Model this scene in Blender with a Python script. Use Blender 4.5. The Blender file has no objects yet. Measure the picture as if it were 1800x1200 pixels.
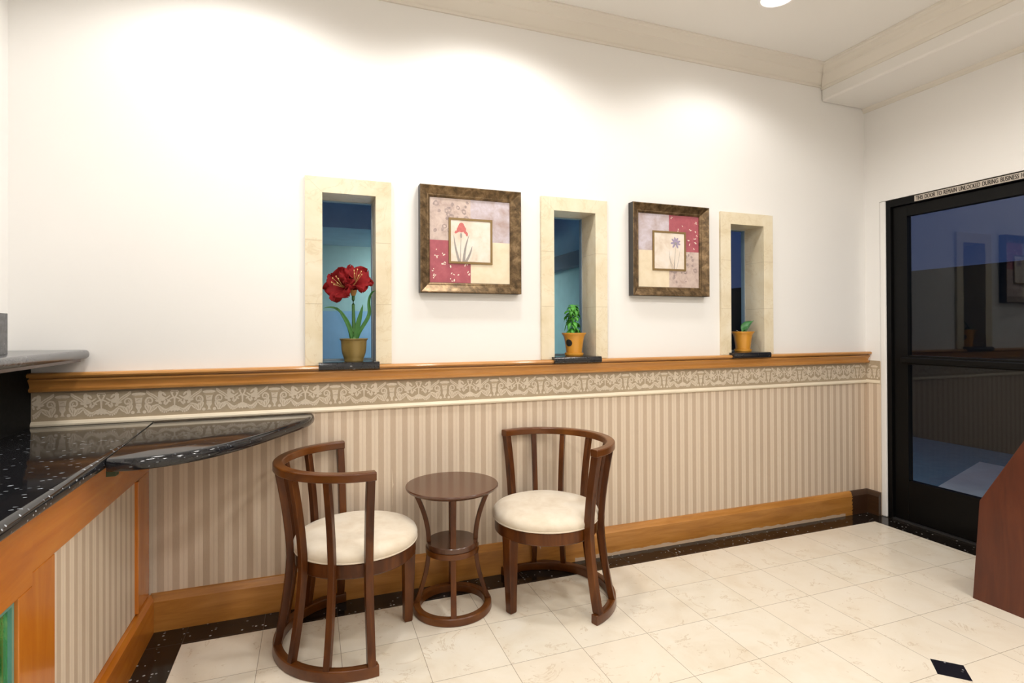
import bpy, bmesh, math, random
from mathutils import Vector, Matrix

random.seed(7)
SC = bpy.context.scene
COL = SC.collection
PI = math.pi
R = math.radians

# ------------------------------------------------------------------ camera
cam = bpy.data.cameras.new('camera')
cam.sensor_width = 36.0
cam.sensor_fit = 'HORIZONTAL'
cam.lens = 959.61 / 1800 * 36
cam.shift_y = -28.23 / 1800
cam.clip_start = 0.05
cam_o = bpy.data.objects.new('camera', cam)
COL.objects.link(cam_o)
_yaw, _pitch, _roll = R(20.196), R(0.300), R(-0.2395)
_f = Vector((math.sin(_yaw) * math.cos(_pitch), math.cos(_yaw) * math.cos(_pitch), math.sin(_pitch)))
_r = Vector((math.cos(_yaw), -math.sin(_yaw), 0))
_u = _r.cross(_f)
_r2 = math.cos(_roll) * _r + math.sin(_roll) * _u
_u2 = -math.sin(_roll) * _r + math.cos(_roll) * _u
_m = Matrix((_r2, _u2, -_f)).transposed().to_4x4()
_m.translation = Vector((-0.4132, -2.7395, 1.2882))
cam_o.matrix_world = _m
SC.camera = cam_o

# ------------------------------------------------------------------ view, world
SC.view_settings.view_transform = 'Standard'
SC.view_settings.look = 'None'
SC.view_settings.gamma = 1.0
SC.view_settings.use_curve_mapping = False
SC.view_settings.exposure = 0.24

world = bpy.data.worlds.new('dusk')
SC.world = world
world.use_nodes = True
wn = world.node_tree.nodes
wl = world.node_tree.links
bg = wn['Background']
tc = wn.new('ShaderNodeTexCoord')
sx = wn.new('ShaderNodeSeparateXYZ')
wl.new(tc.outputs['Generated'], sx.inputs[0])
rp = wn.new('ShaderNodeValToRGB')
rp.color_ramp.elements[0].position = 0.0
rp.color_ramp.elements[0].color = (0.026, 0.038, 0.085, 1)
rp.color_ramp.elements[1].position = 0.5
rp.color_ramp.elements[1].color = (0.008, 0.028, 0.105, 1)
wl.new(sx.outputs['Z'], rp.inputs[0])
wl.new(rp.outputs[0], bg.inputs[0])
bg.inputs[1].default_value = 0.9

WARM = (1.0, 0.972, 0.935)
LAMP_W = 26.0

# ------------------------------------------------------------------ mesh helpers
class MB:
    def __init__(self):
        self.v = []; self.f = []; self.m = []
    def add(self, vs, fs, mi=0):
        b = len(self.v)
        self.v += [tuple(p) for p in vs]
        for f in fs:
            self.f.append([b + i for i in f]); self.m.append(mi)
        return self
    def box(self, x0, x1, y0, y1, z0, z1, mi=0):
        vs = [(x, y, z) for z in (z0, z1) for y in (y0, y1) for x in (x0, x1)]
        return self.add(vs, [(0, 2, 3, 1), (4, 5, 7, 6), (0, 1, 5, 4), (2, 6, 7, 3), (0, 4, 6, 2), (1, 3, 7, 5)], mi)
    def prism(self, poly, fn, t0, t1, mi=0):
        """poly: list of (a,b); fn(a,b,t) -> point"""
        n = len(poly)
        vs = [fn(a, b, t0) for a, b in poly] + [fn(a, b, t1) for a, b in poly]
        fs = [tuple(range(n - 1, -1, -1)), tuple(range(n, 2 * n))]
        fs += [(i, (i + 1) % n, n + (i + 1) % n, n + i) for i in range(n)]
        return self.add(vs, fs, mi)
    def poly(self, pts, mi=0):
        return self.add(pts, [tuple(range(len(pts)))], mi)
    def lathe(self, prof, c=(0, 0, 0), n=48, mi=0, closed=False, rfn=None):
        vs = []
        for r, z in prof:
            for i in range(n):
                a = 2 * PI * i / n
                rr = r if rfn is None else rfn(r, z, a)
                vs.append((c[0] + rr * math.cos(a), c[1] + rr * math.sin(a), c[2] + z))
        fs = []
        k = len(prof)
        for j in range(k if closed else k - 1):
            j2 = (j + 1) % k
            for i in range(n):
                i2 = (i + 1) % n
                fs.append((j * n + i, j * n + i2, j2 * n + i2, j2 * n + i))
        if not closed:
            if prof[0][0] > 1e-5: fs.append(tuple(range(n - 1, -1, -1)))
            if prof[-1][0] > 1e-5: fs.append(tuple((k - 1) * n + i for i in range(n)))
        return self.add(vs, fs, mi)
    def arc(self, prof, a0, a1, n=48, mi=0, c=(0, 0, 0)):
        """closed profile [(r,z)] swept from angle a0 to a1, capped"""
        k = len(prof); vs = []; fs = []
        for i in range(n + 1):
            a = a0 + (a1 - a0) * i / n
            for r, z in prof:
                vs.append((c[0] + r * math.cos(a), c[1] + r * math.sin(a), c[2] + z))
        for i in range(n):
            for j in range(k):
                j2 = (j + 1) % k
                fs.append((i * k + j, i * k + j2, (i + 1) * k + j2, (i + 1) * k + j))
        fs.append(tuple(range(k - 1, -1, -1)))
        fs.append(tuple(n * k + j for j in range(k)))
        return self.add(vs, fs, mi)
    def rings(self, rings, cap=True, mi=0):
        k = len(rings[0]); vs = [p for r in rings for p in r]; fs = []
        for i in range(len(rings) - 1):
            for j in range(k):
                j2 = (j + 1) % k
                fs.append((i * k + j, i * k + j2, (i + 1) * k + j2, (i + 1) * k + j))
        if cap:
            fs.append(tuple(range(k - 1, -1, -1)))
            fs.append(tuple((len(rings) - 1) * k + j for j in range(k)))
        return self.add(vs, fs, mi)
    def tube(self, pts, rad, n=8, mi=0):
        pts = [Vector(p) for p in pts]
        rr = rad if isinstance(rad, (list, tuple)) else [rad] * len(pts)
        rs = []
        for i, p in enumerate(pts):
            d = (pts[min(i + 1, len(pts) - 1)] - pts[max(i - 1, 0)]).normalized()
            a = d.cross(Vector((0, 0, 1)))
            if a.length < 1e-3: a = d.cross(Vector((0, 1, 0)))
            a.normalize(); b = d.cross(a)
            rs.append([p + rr[i] * (math.cos(2 * PI * j / n) * a + math.sin(2 * PI * j / n) * b) for j in range(n)])
        return self.rings(rs, True, mi)
    def grid(self, rows, mi=0):
        k = len(rows[0]); vs = [p for r in rows for p in r]
        fs = [(i * k + j, i * k + j + 1, (i + 1) * k + j + 1, (i + 1) * k + j) for i in range(len(rows) - 1) for j in range(k - 1)]
        return self.add(vs, fs, mi)
    def build(self, name, mats, parent=None, smooth=None, bevel=None, seg=2, solid=None, subsurf=0):
        me = bpy.data.meshes.new(name)
        me.from_pydata(self.v, [], self.f)
        for m in (mats if isinstance(mats, (list, tuple)) else [mats]): me.materials.append(m)
        me.polygons.foreach_set('material_index', self.m)
        bm = bmesh.new(); bm.from_mesh(me)
        bmesh.ops.recalc_face_normals(bm, faces=bm.faces)
        bm.to_mesh(me); bm.free()
        if smooth is not None:
            me.polygons.foreach_set('use_smooth', [True] * len(me.polygons))
            me.set_sharp_from_angle(angle=R(smooth))
        me.update()
        o = bpy.data.objects.new(name, me)
        COL.objects.link(o)
        if parent is not None: o.parent = parent
        if solid:
            m = o.modifiers.new('solid', 'SOLIDIFY'); m.thickness = solid; m.offset = 0
        if subsurf:
            m = o.modifiers.new('sub', 'SUBSURF'); m.levels = subsurf; m.render_levels = subsurf
        if bevel:
            m = o.modifiers.new('bevel', 'BEVEL'); m.width = bevel; m.segments = seg; m.limit_method = 'ANGLE'; m.angle_limit = R(38)
        return o

def tag(o, label, cat, group=None):
    o['label'] = label; o['category'] = cat
    if group: o['group'] = group
    return o
def thing(name, label, cat, loc=(0, 0, 0), rz=0.0, group=None):
    o = bpy.data.objects.new(name, None); COL.objects.link(o)
    o.location = loc; o.rotation_euler = (0, 0, rz); o.empty_display_size = 0.1
    return tag(o, label, cat, group)
def struct(o):
    o['kind'] = 'structure'; return o
def copy_tree(o, parent=None):
    c = o.copy(); COL.objects.link(c)
    if parent is not None: c.parent = parent
    for ch in list(o.children): copy_tree(ch, c)
    return c

# ------------------------------------------------------------------ material helpers
class NT:
    def __init__(self, name):
        self.mat = bpy.data.materials.new(name); self.mat.use_nodes = True
        self.t = self.mat.node_tree; self.n = self.t.nodes
        self.b = self.n['Principled BSDF']; self.out = self.n['Material Output']
    def new(self, ty, **kw):
        x = self.n.new(ty)
        for k, v in kw.items(): setattr(x, k, v)
        return x
    def link(self, a, b): self.t.links.new(a, b)
    def put(self, sock, val):
        if isinstance(val, bpy.types.NodeSocket): self.link(val, sock)
        elif isinstance(val, (tuple, list)) and len(val) == 3 and sock.type == 'RGBA': sock.default_value = (*val, 1)
        else: sock.default_value = val
    def m(self, op, a, b=None, c=None):
        x = self.new('ShaderNodeMath', operation=op)
        self.put(x.inputs[0], a)
        if b is not None: self.put(x.inputs[1], b)
        if c is not None: self.put(x.inputs[2], c)
        return x.outputs[0]
    def mix(self, f, a, b, blend='MIX'):
        x = self.new('ShaderNodeMix', data_type='RGBA', blend_type=blend)
        self.put(x.inputs[0], f); self.put(x.inputs[6], a); self.put(x.inputs[7], b)
        return x.outputs[2]
    def pos(self):
        return self.new('ShaderNodeTexCoord').outputs['Object']
    def xyz(self, v=None):
        s = self.new('ShaderNodeSeparateXYZ'); self.link(v or self.pos(), s.inputs[0]); return s.outputs
    def mapv(self, scale, v=None, loc=(0, 0, 0), rot=(0, 0, 0)):
        x = self.new('ShaderNodeMapping'); self.link(v or self.pos(), x.inputs[0])
        x.inputs['Scale'].default_value = scale; x.inputs['Location'].default_value = loc; x.inputs['Rotation'].default_value = rot
        return x.outputs[0]
    def noise(self, v, scale, detail=3, rough=.5, dist=0.0, col=False):
        x = self.new('ShaderNodeTexNoise'); self.link(v, x.inputs['Vector'])
        x.inputs['Scale'].default_value = scale; x.inputs['Detail'].default_value = detail
        x.inputs['Roughness'].default_value = rough; x.inputs['Distortion'].default_value = dist
        return x.outputs['Color' if col else 'Fac']
    def ramp(self, f, stops, interp='LINEAR'):
        x = self.new('ShaderNodeValToRGB'); self.link(f, x.inputs[0])
        e = x.color_ramp.elements; x.color_ramp.interpolation = interp
        while len(e) < len(stops): e.new(.5)
        for s, (p, c) in zip(e, stops):
            s.position = p; s.color = (*c, 1) if len(c) == 3 else c
        return x.outputs[0]
    def bump(self, h, strength=.2, dist=.002):
        x = self.new('ShaderNodeBump'); x.inputs['Strength'].default_value = strength; x.inputs['Distance'].default_value = dist
        self.link(h, x.inputs['Height']); self.link(x.outputs[0], self.b.inputs['Normal'])
    def done(self, col=None, rough=.5, metal=0.0, coat=0.0, spec=.5):
        if col is not None: self.put(self.b.inputs['Base Color'], col)
        self.put(self.b.inputs['Roughness'], rough); self.b.inputs['Metallic'].default_value = metal
        self.b.inputs['Coat Weight'].default_value = coat; self.b.inputs['Coat Roughness'].default_value = .08
        self.b.inputs['Specular IOR Level'].default_value = spec
        return self.mat

def plain(name, col, rough=.5, metal=0.0, coat=0.0, var=.08, scale=30, spec=.5):
    t = NT(name)
    n = t.noise(t.pos(), scale, 3)
    c = t.mix(n, tuple(x * (1 - var) for x in col), tuple(min(1, x * (1 + var)) for x in col))
    return t.done(c, rough, metal, coat, spec)

def wood(name, dark, mid, light, axis, rough=.3, coat=.3, stretch=14, scale=7.0, spec=.5):
    t = NT(name)
    s = [stretch, stretch, stretch]; s[axis] = 1.0
    v = t.mapv(tuple(s))
    n = t.noise(v, scale * .35, 5, .6, .6)
    n2 = t.noise(t.pos(), 2.2, 2)
    f = t.m('ADD', t.m('MULTIPLY', n, .75), t.m('MULTIPLY', n2, .25))
    c = t.ramp(f, [(.32, dark), (.5, mid), (.68, light)])
    return t.done(c, rough, 0, coat, spec)

def granite(name, base=(.006, .006, .007), fleck=(.55, .6, .66), scale=210, amount=.945, rough=.07, spec=.5):
    t = NT(name)
    w = t.mapv((.45, 1, 1))
    v = t.new('ShaderNodeTexVoronoi'); v.inputs['Scale'].default_value = scale
    t.link(w, v.inputs['Vector'])
    s = t.new('ShaderNodeSeparateColor'); t.link(v.outputs['Color'], s.inputs[0])
    pick = t.m('GREATER_THAN', s.outputs[0], amount)
    near = t.m('LESS_THAN', v.outputs['Distance'], .42)
    f = t.m('MULTIPLY', t.m('MULTIPLY', pick, near), s.outputs[1])
    n = t.noise(t.pos(), 60, 4)
    b = t.mix(n, base, tuple(x * 3.2 + .004 for x in base))
    return t.done(t.mix(f, b, fleck), rough, 0, 0, spec)

def stripes(t, u, z, phase=-1.039, period=.0583):
    """cloth-textured two tone striped wallpaper colour"""
    k = t.m('FRACT', t.m('DIVIDE', t.m('SUBTRACT', u, phase), period))
    dark = t.m('LESS_THAN', k, .46)
    edge = t.m('MULTIPLY', t.m('GREATER_THAN', k, .68), t.m('LESS_THAN', k, .77))
    v = t.mapv((90, 90, 6))
    n = t.noise(v, 6, 3)
    lc = t.mix(n, (.675, .555, .425), (.79, .665, .525))
    dc = t.mix(n, (.515, .395, .285), (.61, .48, .36))
    lc = t.mix(t.m('MULTIPLY', edge, .28), lc, dc)
    return t.mix(dark, lc, dc)

PAINT = (.85, .835, .81)
def wallmat(name, axis, phase=-1.039, zsplit=1.05):
    t = NT(name)
    o = t.xyz()
    s = stripes(t, o[axis], o[2], phase)
    n = t.noise(t.pos(), 1.3, 3)
    p = t.mix(n, tuple(x * .985 for x in PAINT), PAINT)
    f = t.m('GREATER_THAN', o[2], zsplit)
    h = t.noise(t.pos(), 120, 2)
    t.bump(h, .06, .001)
    return t.done(t.mix(f, s, p), .62, 0, 0, .3)

TILE = .3048
def floormat():
    t = NT('marble_tile_floor')
    o = t.xyz()
    gx = t.m('DIVIDE', o[0], TILE); gy = t.m('DIVIDE', t.m('ADD', o[1], .4612), TILE)
    def line(g):
        f = t.m('FRACT', t.m('ADD', g, .5))
        return t.m('LESS_THAN', t.m('ABSOLUTE', t.m('SUBTRACT', f, .5)), .0035)
    ln = t.m('MAXIMUM', line(gx), line(gy))
    cv = t.new('ShaderNodeCombineXYZ'); t.link(t.m('FLOOR', gx), cv.inputs[0]); t.link(t.m('FLOOR', gy), cv.inputs[1])
    wnz = t.new('ShaderNodeTexWhiteNoise', noise_dimensions='3D'); t.link(cv.outputs[0], wnz.inputs['Vector'])
    rnd = wnz.outputs['Value']
    off = t.new('ShaderNodeVectorMath', operation='MULTIPLY_ADD'); t.link(wnz.outputs['Color'], off.inputs[0]); off.inputs[1].default_value = (9, 9, 9); t.link(t.pos(), off.inputs[2])
    v = off.outputs[0]
    cl = t.noise(v, 5, 5, .6, .5)
    base = t.ramp(cl, [(.3, (.77, .68, .54)), (.5, (.835, .765, .64)), (.72, (.87, .815, .71))])
    base = t.mix(t.m('MULTIPLY', rnd, .55), base, (.86, .765, .635))
    vn = t.noise(v, 4.5, 6, .62, 1.2)
    vein = t.m('SUBTRACT', 1.0, t.m('MINIMUM', t.m('MULTIPLY', t.m('ABSOLUTE', t.m('SUBTRACT', vn, .5)), 75), 1.0))
    msk = t.m('GREATER_THAN', t.noise(v, 7, 2), .54)
    base = t.mix(t.m('MULTIPLY', t.m('MULTIPLY', vein, msk), .42), base, (.48, .33, .17))
    sp = t.m('GREATER_THAN', t.noise(v, 38, 3), .70)
    base = t.mix(t.m('MULTIPLY', sp, .25), base, (.55, .42, .26))
    base = t.mix(t.m('MULTIPLY', ln, .85), base, (.30, .235, .16))
    # black granite perimeter and diamond inlays
    bd = t.m('MAXIMUM', t.m('GREATER_THAN', o[1], -.168), t.m('MAXIMUM', t.m('LESS_THAN', o[0], -.914), t.m('GREATER_THAN', o[0], 3.087)))
    def wrap(a, c): return t.m('ABSOLUTE', t.m('WRAP', t.m('SUBTRACT', a, c), 2 * TILE, -2 * TILE))
    dm = t.m('LESS_THAN', t.m('ADD', wrap(o[0], 1.838), t.m('ABSOLUTE', t.m('SUBTRACT', o[1], -1.376))), .0735)
    bd = t.m('MAXIMUM', bd, dm)
    vo = t.new('ShaderNodeTexVoronoi'); vo.inputs['Scale'].default_value = 75; t.link(t.pos(), vo.inputs['Vector'])
    s = t.new('ShaderNodeSeparateColor'); t.link(vo.outputs['Color'], s.inputs[0])
    fl = t.m('MULTIPLY', t.m('MULTIPLY', t.m('GREATER_THAN', s.outputs[0], .9), t.m('LESS_THAN', vo.outputs['Distance'], .34)), s.outputs[1])
    bk = t.mix(t.noise(t.pos(), 45, 4), (.004, .003, .0025), (.02, .015, .012))
    bk = t.mix(fl, bk, (.5, .5, .5))
    bk = t.mix(t.m('MULTIPLY', t.m('MULTIPLY', ln, t.m('SUBTRACT', 1.0, dm)), .35), bk, (.2, .18, .16))
    return t.done(t.mix(bd, base, bk), t.mix(bd, (.22, .22, .22), (.12, .12, .12)), 0, 0, .4)

def glassmat(name, tint=(1, 1, 1), refl=.05, rough=0.0):
    t = NT(name)
    t.n.remove(t.b)
    tr = t.new('ShaderNodeBsdfTransparent'); tr.inputs[0].default_value = (*tint, 1)
    gl = t.new('ShaderNodeBsdfGlossy'); gl.inputs['Roughness'].default_value = rough; gl.inputs['Color'].default_value = (1, 1, 1, 1)
    fr = t.new('ShaderNodeLayerWeight'); fr.inputs['Blend'].default_value = .25
    f = t.m('ADD', t.m('MULTIPLY', t.m('POWER', fr.outputs['Facing'], 4.0), .5), refl)
    mx = t.new('ShaderNodeMixShader'); t.link(f, mx.inputs[0]); t.link(tr.outputs[0], mx.inputs[1]); t.link(gl.outputs[0], mx.inputs[2])
    t.link(mx.outputs[0], t.out.inputs[0])
    return t.mat

def emit(name, col, st):
    t = NT(name); t.done(col, .4)
    t.b.inputs['Emission Color'].default_value = (*col, 1); t.b.inputs['Emission Strength'].default_value = st
    return t.mat

M = {}
M['wall_back'] = wallmat('painted_wall_over_striped_paper', 0)
M['wall_side'] = wallmat('painted_wall_over_striped_paper_side', 1, -.02)
M['paint'] = plain('white_paint', PAINT, .6, var=.015, scale=2, spec=.3)
M['ceiling'] = plain('ceiling_paint', (.84, .82, .785), .7, var=.01, scale=2, spec=.2)
M['crown'] = plain('cream_moulding_paint', (.76, .715, .64), .5, var=.015, scale=3, spec=.3)
M['floor'] = floormat()
def railwood():
    t = NT('honey_stained_wood')
    n = t.noise(t.mapv((1.0, 14, 14)), 3.0, 5, .6, .5); n2 = t.noise(t.pos(), 2, 2)
    f = t.m('ADD', t.m('MULTIPLY', n, .6), t.m('MULTIPLY', n2, .4))
    return t.done(t.ramp(f, [(.3, (.40, .165, .035)), (.5, (.53, .245, .062)), (.7, (.63, .315, .095))]), .3, 0, .3)
M['rail'] = railwood()
def basewood():
    t = NT('worn_honey_stained_baseboard')
    o = t.xyz()
    n = t.noise(t.mapv((1.0, 14, 9)), 3.0, 5, .6, .5)
    c = t.ramp(n, [(.3, (.35, .135, .022)), (.5, (.46, .195, .036)), (.7, (.55, .25, .058))])
    # finish rubbed off along the lower edge of the right half, dark stain at the corner
    edge = t.m('ADD', t.m('MULTIPLY', t.noise(t.mapv((3, 1, 1)), 4, 4), .03), .004)
    wear = t.m('MULTIPLY', t.m('LESS_THAN', o[2], edge), t.m('MULTIPLY', t.m('GREATER_THAN', o[0], .95), t.m('LESS_THAN', o[0], 3.0)))
    c = t.mix(t.m('MULTIPLY', wear, .75), c, (.62, .50, .38))
    jag = t.m('ADD', 3.04, t.m('MULTIPLY', t.noise(t.mapv((1, 1, 40)), 3, 4), .05))
    c = t.mix(t.m('GREATER_THAN', o[0], jag), c, (.045, .017, .006))
    return t.done(c, .38, 0, .15)
M['base'] = basewood()
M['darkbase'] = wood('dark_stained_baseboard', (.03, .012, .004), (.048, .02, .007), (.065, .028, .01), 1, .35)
M['counterwood'] = wood('amber_lacquered_wood', (.42, .110, .007), (.55, .165, .011), (.66, .23, .02), 1, .25, .5, 8, 5)
M['counterwood_v'] = wood('amber_lacquered_wood_upright', (.40, .105, .007), (.53, .155, .011), (.62, .21, .018), 2, .25, .5, 8, 5)
M['chair'] = wood('walnut_stained_wood', (.036, .0085, .0015), (.088, .0245, .0042), (.165, .052, .0085), 2, .33, .10, 6, 8, .28)
M['chair_rail'] = wood('walnut_stained_bent_wood', (.066, .017, .003), (.125, .037, .006), (.20, .068, .013), 0, .28, .18, 4, 5, .35)
M['tabletop'] = wood('walnut_veneer_tabletop', (.062, .022, .010), (.092, .035, .017), (.125, .052, .026), 0, .22, .3, 8, 5, )
M['granite'] = granite('black_fleck_granite', scale=160, amount=.93)
M['granite_slab'] = granite('black_granite_shelf', fleck=(.2, .22, .25), scale=200, amount=.965)
M['granite_honed'] = granite('honed_black_granite', (.003, .003, .003), (.10, .11, .12), 150, .95, .55, .05)
M['granite_edge'] = granite('black_granite_bullnose', (.010, .010, .011), (.4, .42, .45), 120, .93, .12)
M['granite_grey'] = granite('dark_grey_granite', (.045, .045, .048), (.4, .4, .4), 200, .93, .22)
M['granite_sill'] = granite('black_granite_sill', (.006, .006, .007), (.45, .45, .45), 160, .965, .12)
def marble():
    t = NT('cream_marble')
    n = t.noise(t.pos(), 6, 5, .6, .4)
    c = t.ramp(n, [(.3, (.68, .58, .395)), (.5, (.75, .66, .485)), (.7, (.79, .72, .565))])
    vn = t.noise(t.pos(), 5, 6, .6, 1.3)
    vein = t.m('SUBTRACT', 1.0, t.m('MINIMUM', t.m('MULTIPLY', t.m('ABSOLUTE', t.m('SUBTRACT', vn, .5)), 60), 1.0))
    c = t.mix(t.m('MULTIPLY', vein, .28), c, (.55, .41, .22))
    return t.done(c, .25, 0, 0, .4)
M['marble'] = marble()
M['joint'] = plain('marble_joint', (.52, .43, .28), .7)
M['cream_trim'] = plain('cream_gloss_trim', (.80, .70, .54), .3, var=.02)
M['border_bg'] = plain('tan_border_paper', (.425, .335, .225), .7, var=.10, scale=60)
M['border_fig'] = plain('pale_border_print', (.68, .585, .46), .7, var=.14, scale=130)
M['border_mid'] = plain('shaded_border_print', (.48, .38, .255), .7, var=.12, scale=130)
M['stripe_y'] = None
def stripe_y():
    t = NT('striped_paper_panel'); o = t.xyz()
    return t.done(stripes(t, o[1], o[2], -.21, .0583), .6, 0, 0, .3)
M['stripe_y'] = stripe_y()
def fabric():
    t = NT('cream_suede_fabric')
    n = t.noise(t.pos(), 9, 4, .6, .3); n2 = t.noise(t.pos(), 260, 2)
    c = t.ramp(n, [(.3, (.70, .59, .45)), (.55, (.80, .71, .575)), (.75, (.83, .75, .63))])
    t.bump(t.m('ADD', t.m('MULTIPLY', n, 2.0), t.m('MULTIPLY', n2, .3)), .25, .004)
    t.b.inputs['Sheen Weight'].default_value = .3
    return t.done(c, .9, 0, 0, .2)
M['fabric'] = fabric()
M['black_metal'] = plain('black_anodised_aluminium', (.004, .004, .004), .4, 0, 0, .1, 30, .15)
M['door_glass'] = glassmat('door_glass', (.85, .90, .94), .026)
M['win_glass'] = glassmat('window_glass', (.92, .96, .98), .012)
M['sign'] = plain('brushed_sign_plate', (.52, .46, .39), .4)
M['sign_ink'] = plain('dark_sign_lettering', (.03, .022, .018), .5)
def bronze():
    t = NT('antiqued_bronze_frame')
    n = t.noise(t.mapv((1, 1, 1)), 26, 5, .65, .4)
    c = t.ramp(n, [(.32, (.055, .034, .015)), (.5, (.15, .095, .045)), (.68, (.30, .20, .105))])
    return t.done(c, .33, .55, 0, .5)
M['bronze'] = bronze()
M['frame_side'] = plain('dark_frame_edge', (.03, .026, .022), .45)
M['gilt'] = plain('old_gold_fillet', (.22, .14, .05), .45, .3)
def mottle(name, a, b, c, scale, coat=.4):
    t = NT(name); n = t.noise(t.pos(), scale, 5, .6, .3)
    return t.done(t.ramp(n, [(.32, a), (.5, b), (.68, c)]), .4, 0, coat)
M['art_mauve'] = mottle('mauve_paper', (.42, .31, .27), (.54, .42, .37), (.62, .50, .44), 30)
M['art_spot'] = mottle('mauve_paper_rosettes', (.26, .20, .19), (.34, .26, .24), (.44, .34, .31), 60)
M['art_lilac'] = mottle('lilac_clouded_paper', (.40, .29, .26), (.50, .42, .44), (.62, .57, .64), 14)
M['art_red'] = mottle('crimson_paper', (.30, .05, .075), (.36, .065, .09), (.42, .09, .115), 20)
M['art_cream'] = mottle('cream_paper', (.72, .60, .42), (.76, .645, .465), (.79, .68, .51), 20)
M['art_fleck'] = plain('pale_petal_print', (.80, .68, .58), .4, 0, .4)
M['art_panel'] = mottle('parchment_panel', (.62, .50, .39), (.75, .66, .56), (.80, .73, .67), 11)
M['art_iris'] = plain('rose_iris_print', (.55, .13, .12), .4, 0, .4, .25, 90)
M['art_violet'] = plain('violet_flower_print', (.33, .27, .40), .4, 0, .4, .25, 90)
M['art_stem'] = plain('grey_stem_print', (.30, .27, .25), .4, 0, .4, .2, 80)
M['mahogany'] = wood('red_mahogany_laminate', (.055, .012, .0045), (.088, .019, .0065), (.125, .030, .010), 2, .38, .05, 9, 6)
M['pot_bronze'] = plain('olive_bronze_glaze', (.235, .165, .048), .32, .25, .2, .12, 18)
M['pot_yellow'] = plain('mustard_glazed_ceramic', (.66, .30, .035), .3, 0, .3, .08, 12)
M['soil'] = plain('dark_soil', (.03, .018, .01), .95, 0, 0, .5, 120)
M['petal'] = plain('crimson_petal', (.20, .005, .007), .7, 0, 0, .4, 60, .2)
M['stamen'] = plain('cream_stamen', (.72, .50, .20), .6)
M['spathe'] = plain('dry_tan_spathe', (.48, .25, .07), .7, 0, 0, .25, 60)
M['leaf_deep'] = plain('deep_green_leaf', (.035, .16, .022), .4, 0, .1, .35, 40)
M['stem'] = plain('green_stem', (.05, .155, .03), .5, 0, 0, .2, 40)
M['basil'] = plain('bright_basil_leaf', (.06, .30, .025), .45, 0, .1, .35, 60)
M['leaf_mid'] = plain('variegated_green_leaf', (.05, .20, .055), .4, 0, .1, .5, 45)
M['silver'] = plain('silver_plastic', (.65, .66, .66), .3, .3)
M['black_plastic'] = plain('black_sticker', (.012, .012, .012), .5)
M['teal'] = plain('stucco_with_lamp_green', (.50, .66, .60), .8, 0, 0, .12, 9)  # greenish lamp light put into the stucco colour
M['dusk_blue_tint'] = plain('stucco_with_dusk_blue', (.34, .52, .70), .8, 0, 0, .12, 9)  # blue dusk light on the lower wall put into its colour
M['bluegrey'] = plain('slate_blue_soffit', (.52, .64, .70), .8, 0, 0, .12, 7)
M['darkbeam'] = plain('dark_slate_beam', (.12, .15, .20), .7)
M['asphalt'] = plain('blue_grey_asphalt', (.11, .27, .36), .85, 0, 0, .2, 12)
M['concrete'] = plain('pale_concrete_slab', (.74, .73, .69), .85, 0, 0, .1, 12)
M['darkbuild'] = plain('dark_building', (.02, .02, .02), .9)
def greenglass():
    t = NT('mottled_green_glass')
    n = t.noise(t.mapv((1, 3, 1.2)), 6, 5, .6, 1.0)
    c = t.ramp(n, [(.3, (.01, .10, .02)), (.5, (.03, .24, .05)), (.7, (.16, .38, .10))])
    return t.done(c, .12, 0, .6)
M['green_glass'] = greenglass()
M['teal_edge'] = plain('teal_glass_edge', (.12, .33, .28), .15, 0, .5)
M['lens'] = emit('lamp_lens', (1, .96, .9), 9.0)
M['tube_lens'] = emit('fluorescent_lens', (.75, 1.0, .9), 4.0)
M['aluminium'] = plain('blue_grey_aluminium', (.30, .38, .45), .35, .3)
M['dark_green'] = plain('dark_green_bracket', (.03, .055, .025), .5)
M['dark_strip'] = wood('dark_wood_strip', (.05, .02, .008), (.09, .035, .012), (.14, .06, .02), 1)

XR, XL, YF, ZC = 3.239, -1.55, -4.6, 3.0     # right wall, left wall, wall behind camera, ceiling

# ------------------------------------------------------------------ room shell
WIN = [(-.438, -.042), (.762, 1.17), (1.970, 2.388)]
WIN = [(-.440, -.042), (.760, 1.168), (1.970, 2.386)]
HOLE = [(-.385, -.095), (.815, 1.115), (2.033, 2.333)]     # structural opening behind the lining
YO = .195
mb = MB()
xs = [XL - .2]
for a, b in HOLE: xs += [a, b]
xs.append(XR + .16)
for i in range(0, len(xs), 2): mb.box(xs[i], xs[i + 1], 0, YO, -.02, ZC)
for a, b in HOLE:
    mb.box(a, b, 0, YO, -.02, 1.094); mb.box(a, b, 0, YO, 1.95, ZC)
struct(mb.build('wall_back', M['wall_back']))
struct(MB().box(XL - .2, XL, YF, 0, -.02, ZC).build('wall_left', M['wall_side']))
struct(MB().box(XL - .2, XR + .2, YF - .2, YF, -.02, ZC).build('wall_front', M['paint']))
DY0, DY1, DZ = -.142, -1.16, 2.14
mb = MB().box(XR, XR + .16, DY0 + .038, 0, -.02, ZC).box(XR, XR + .16, DY1, DY0 + .038, DZ, ZC).box(XR, XR + .16, YF, DY1, -.02, ZC)
struct(mb.build('wall_right', M['wall_side']))
struct(MB().box(XR + .0005, XR + .16, DY0, DY0 + .039, 0, DZ).build('trim_1', M['paint'], bevel=.008))       # plaster corner bead beside the door
struct(MB().box(XL - .2, XR + .2, YF - .2, 0, -.05, 0).build('floor', M['floor']))
struct(MB().box(XL - .2, XR + .3, YF - .2, .02, ZC, ZC + .08).build('ceiling', M['ceiling']))

# boxed beam along the right wall
XB, ZB = 2.835, 2.812
struct(MB().box(XB, XR, YF, 0, ZB, ZC).build('trim_2', M['ceiling'], bevel=.012))
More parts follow.
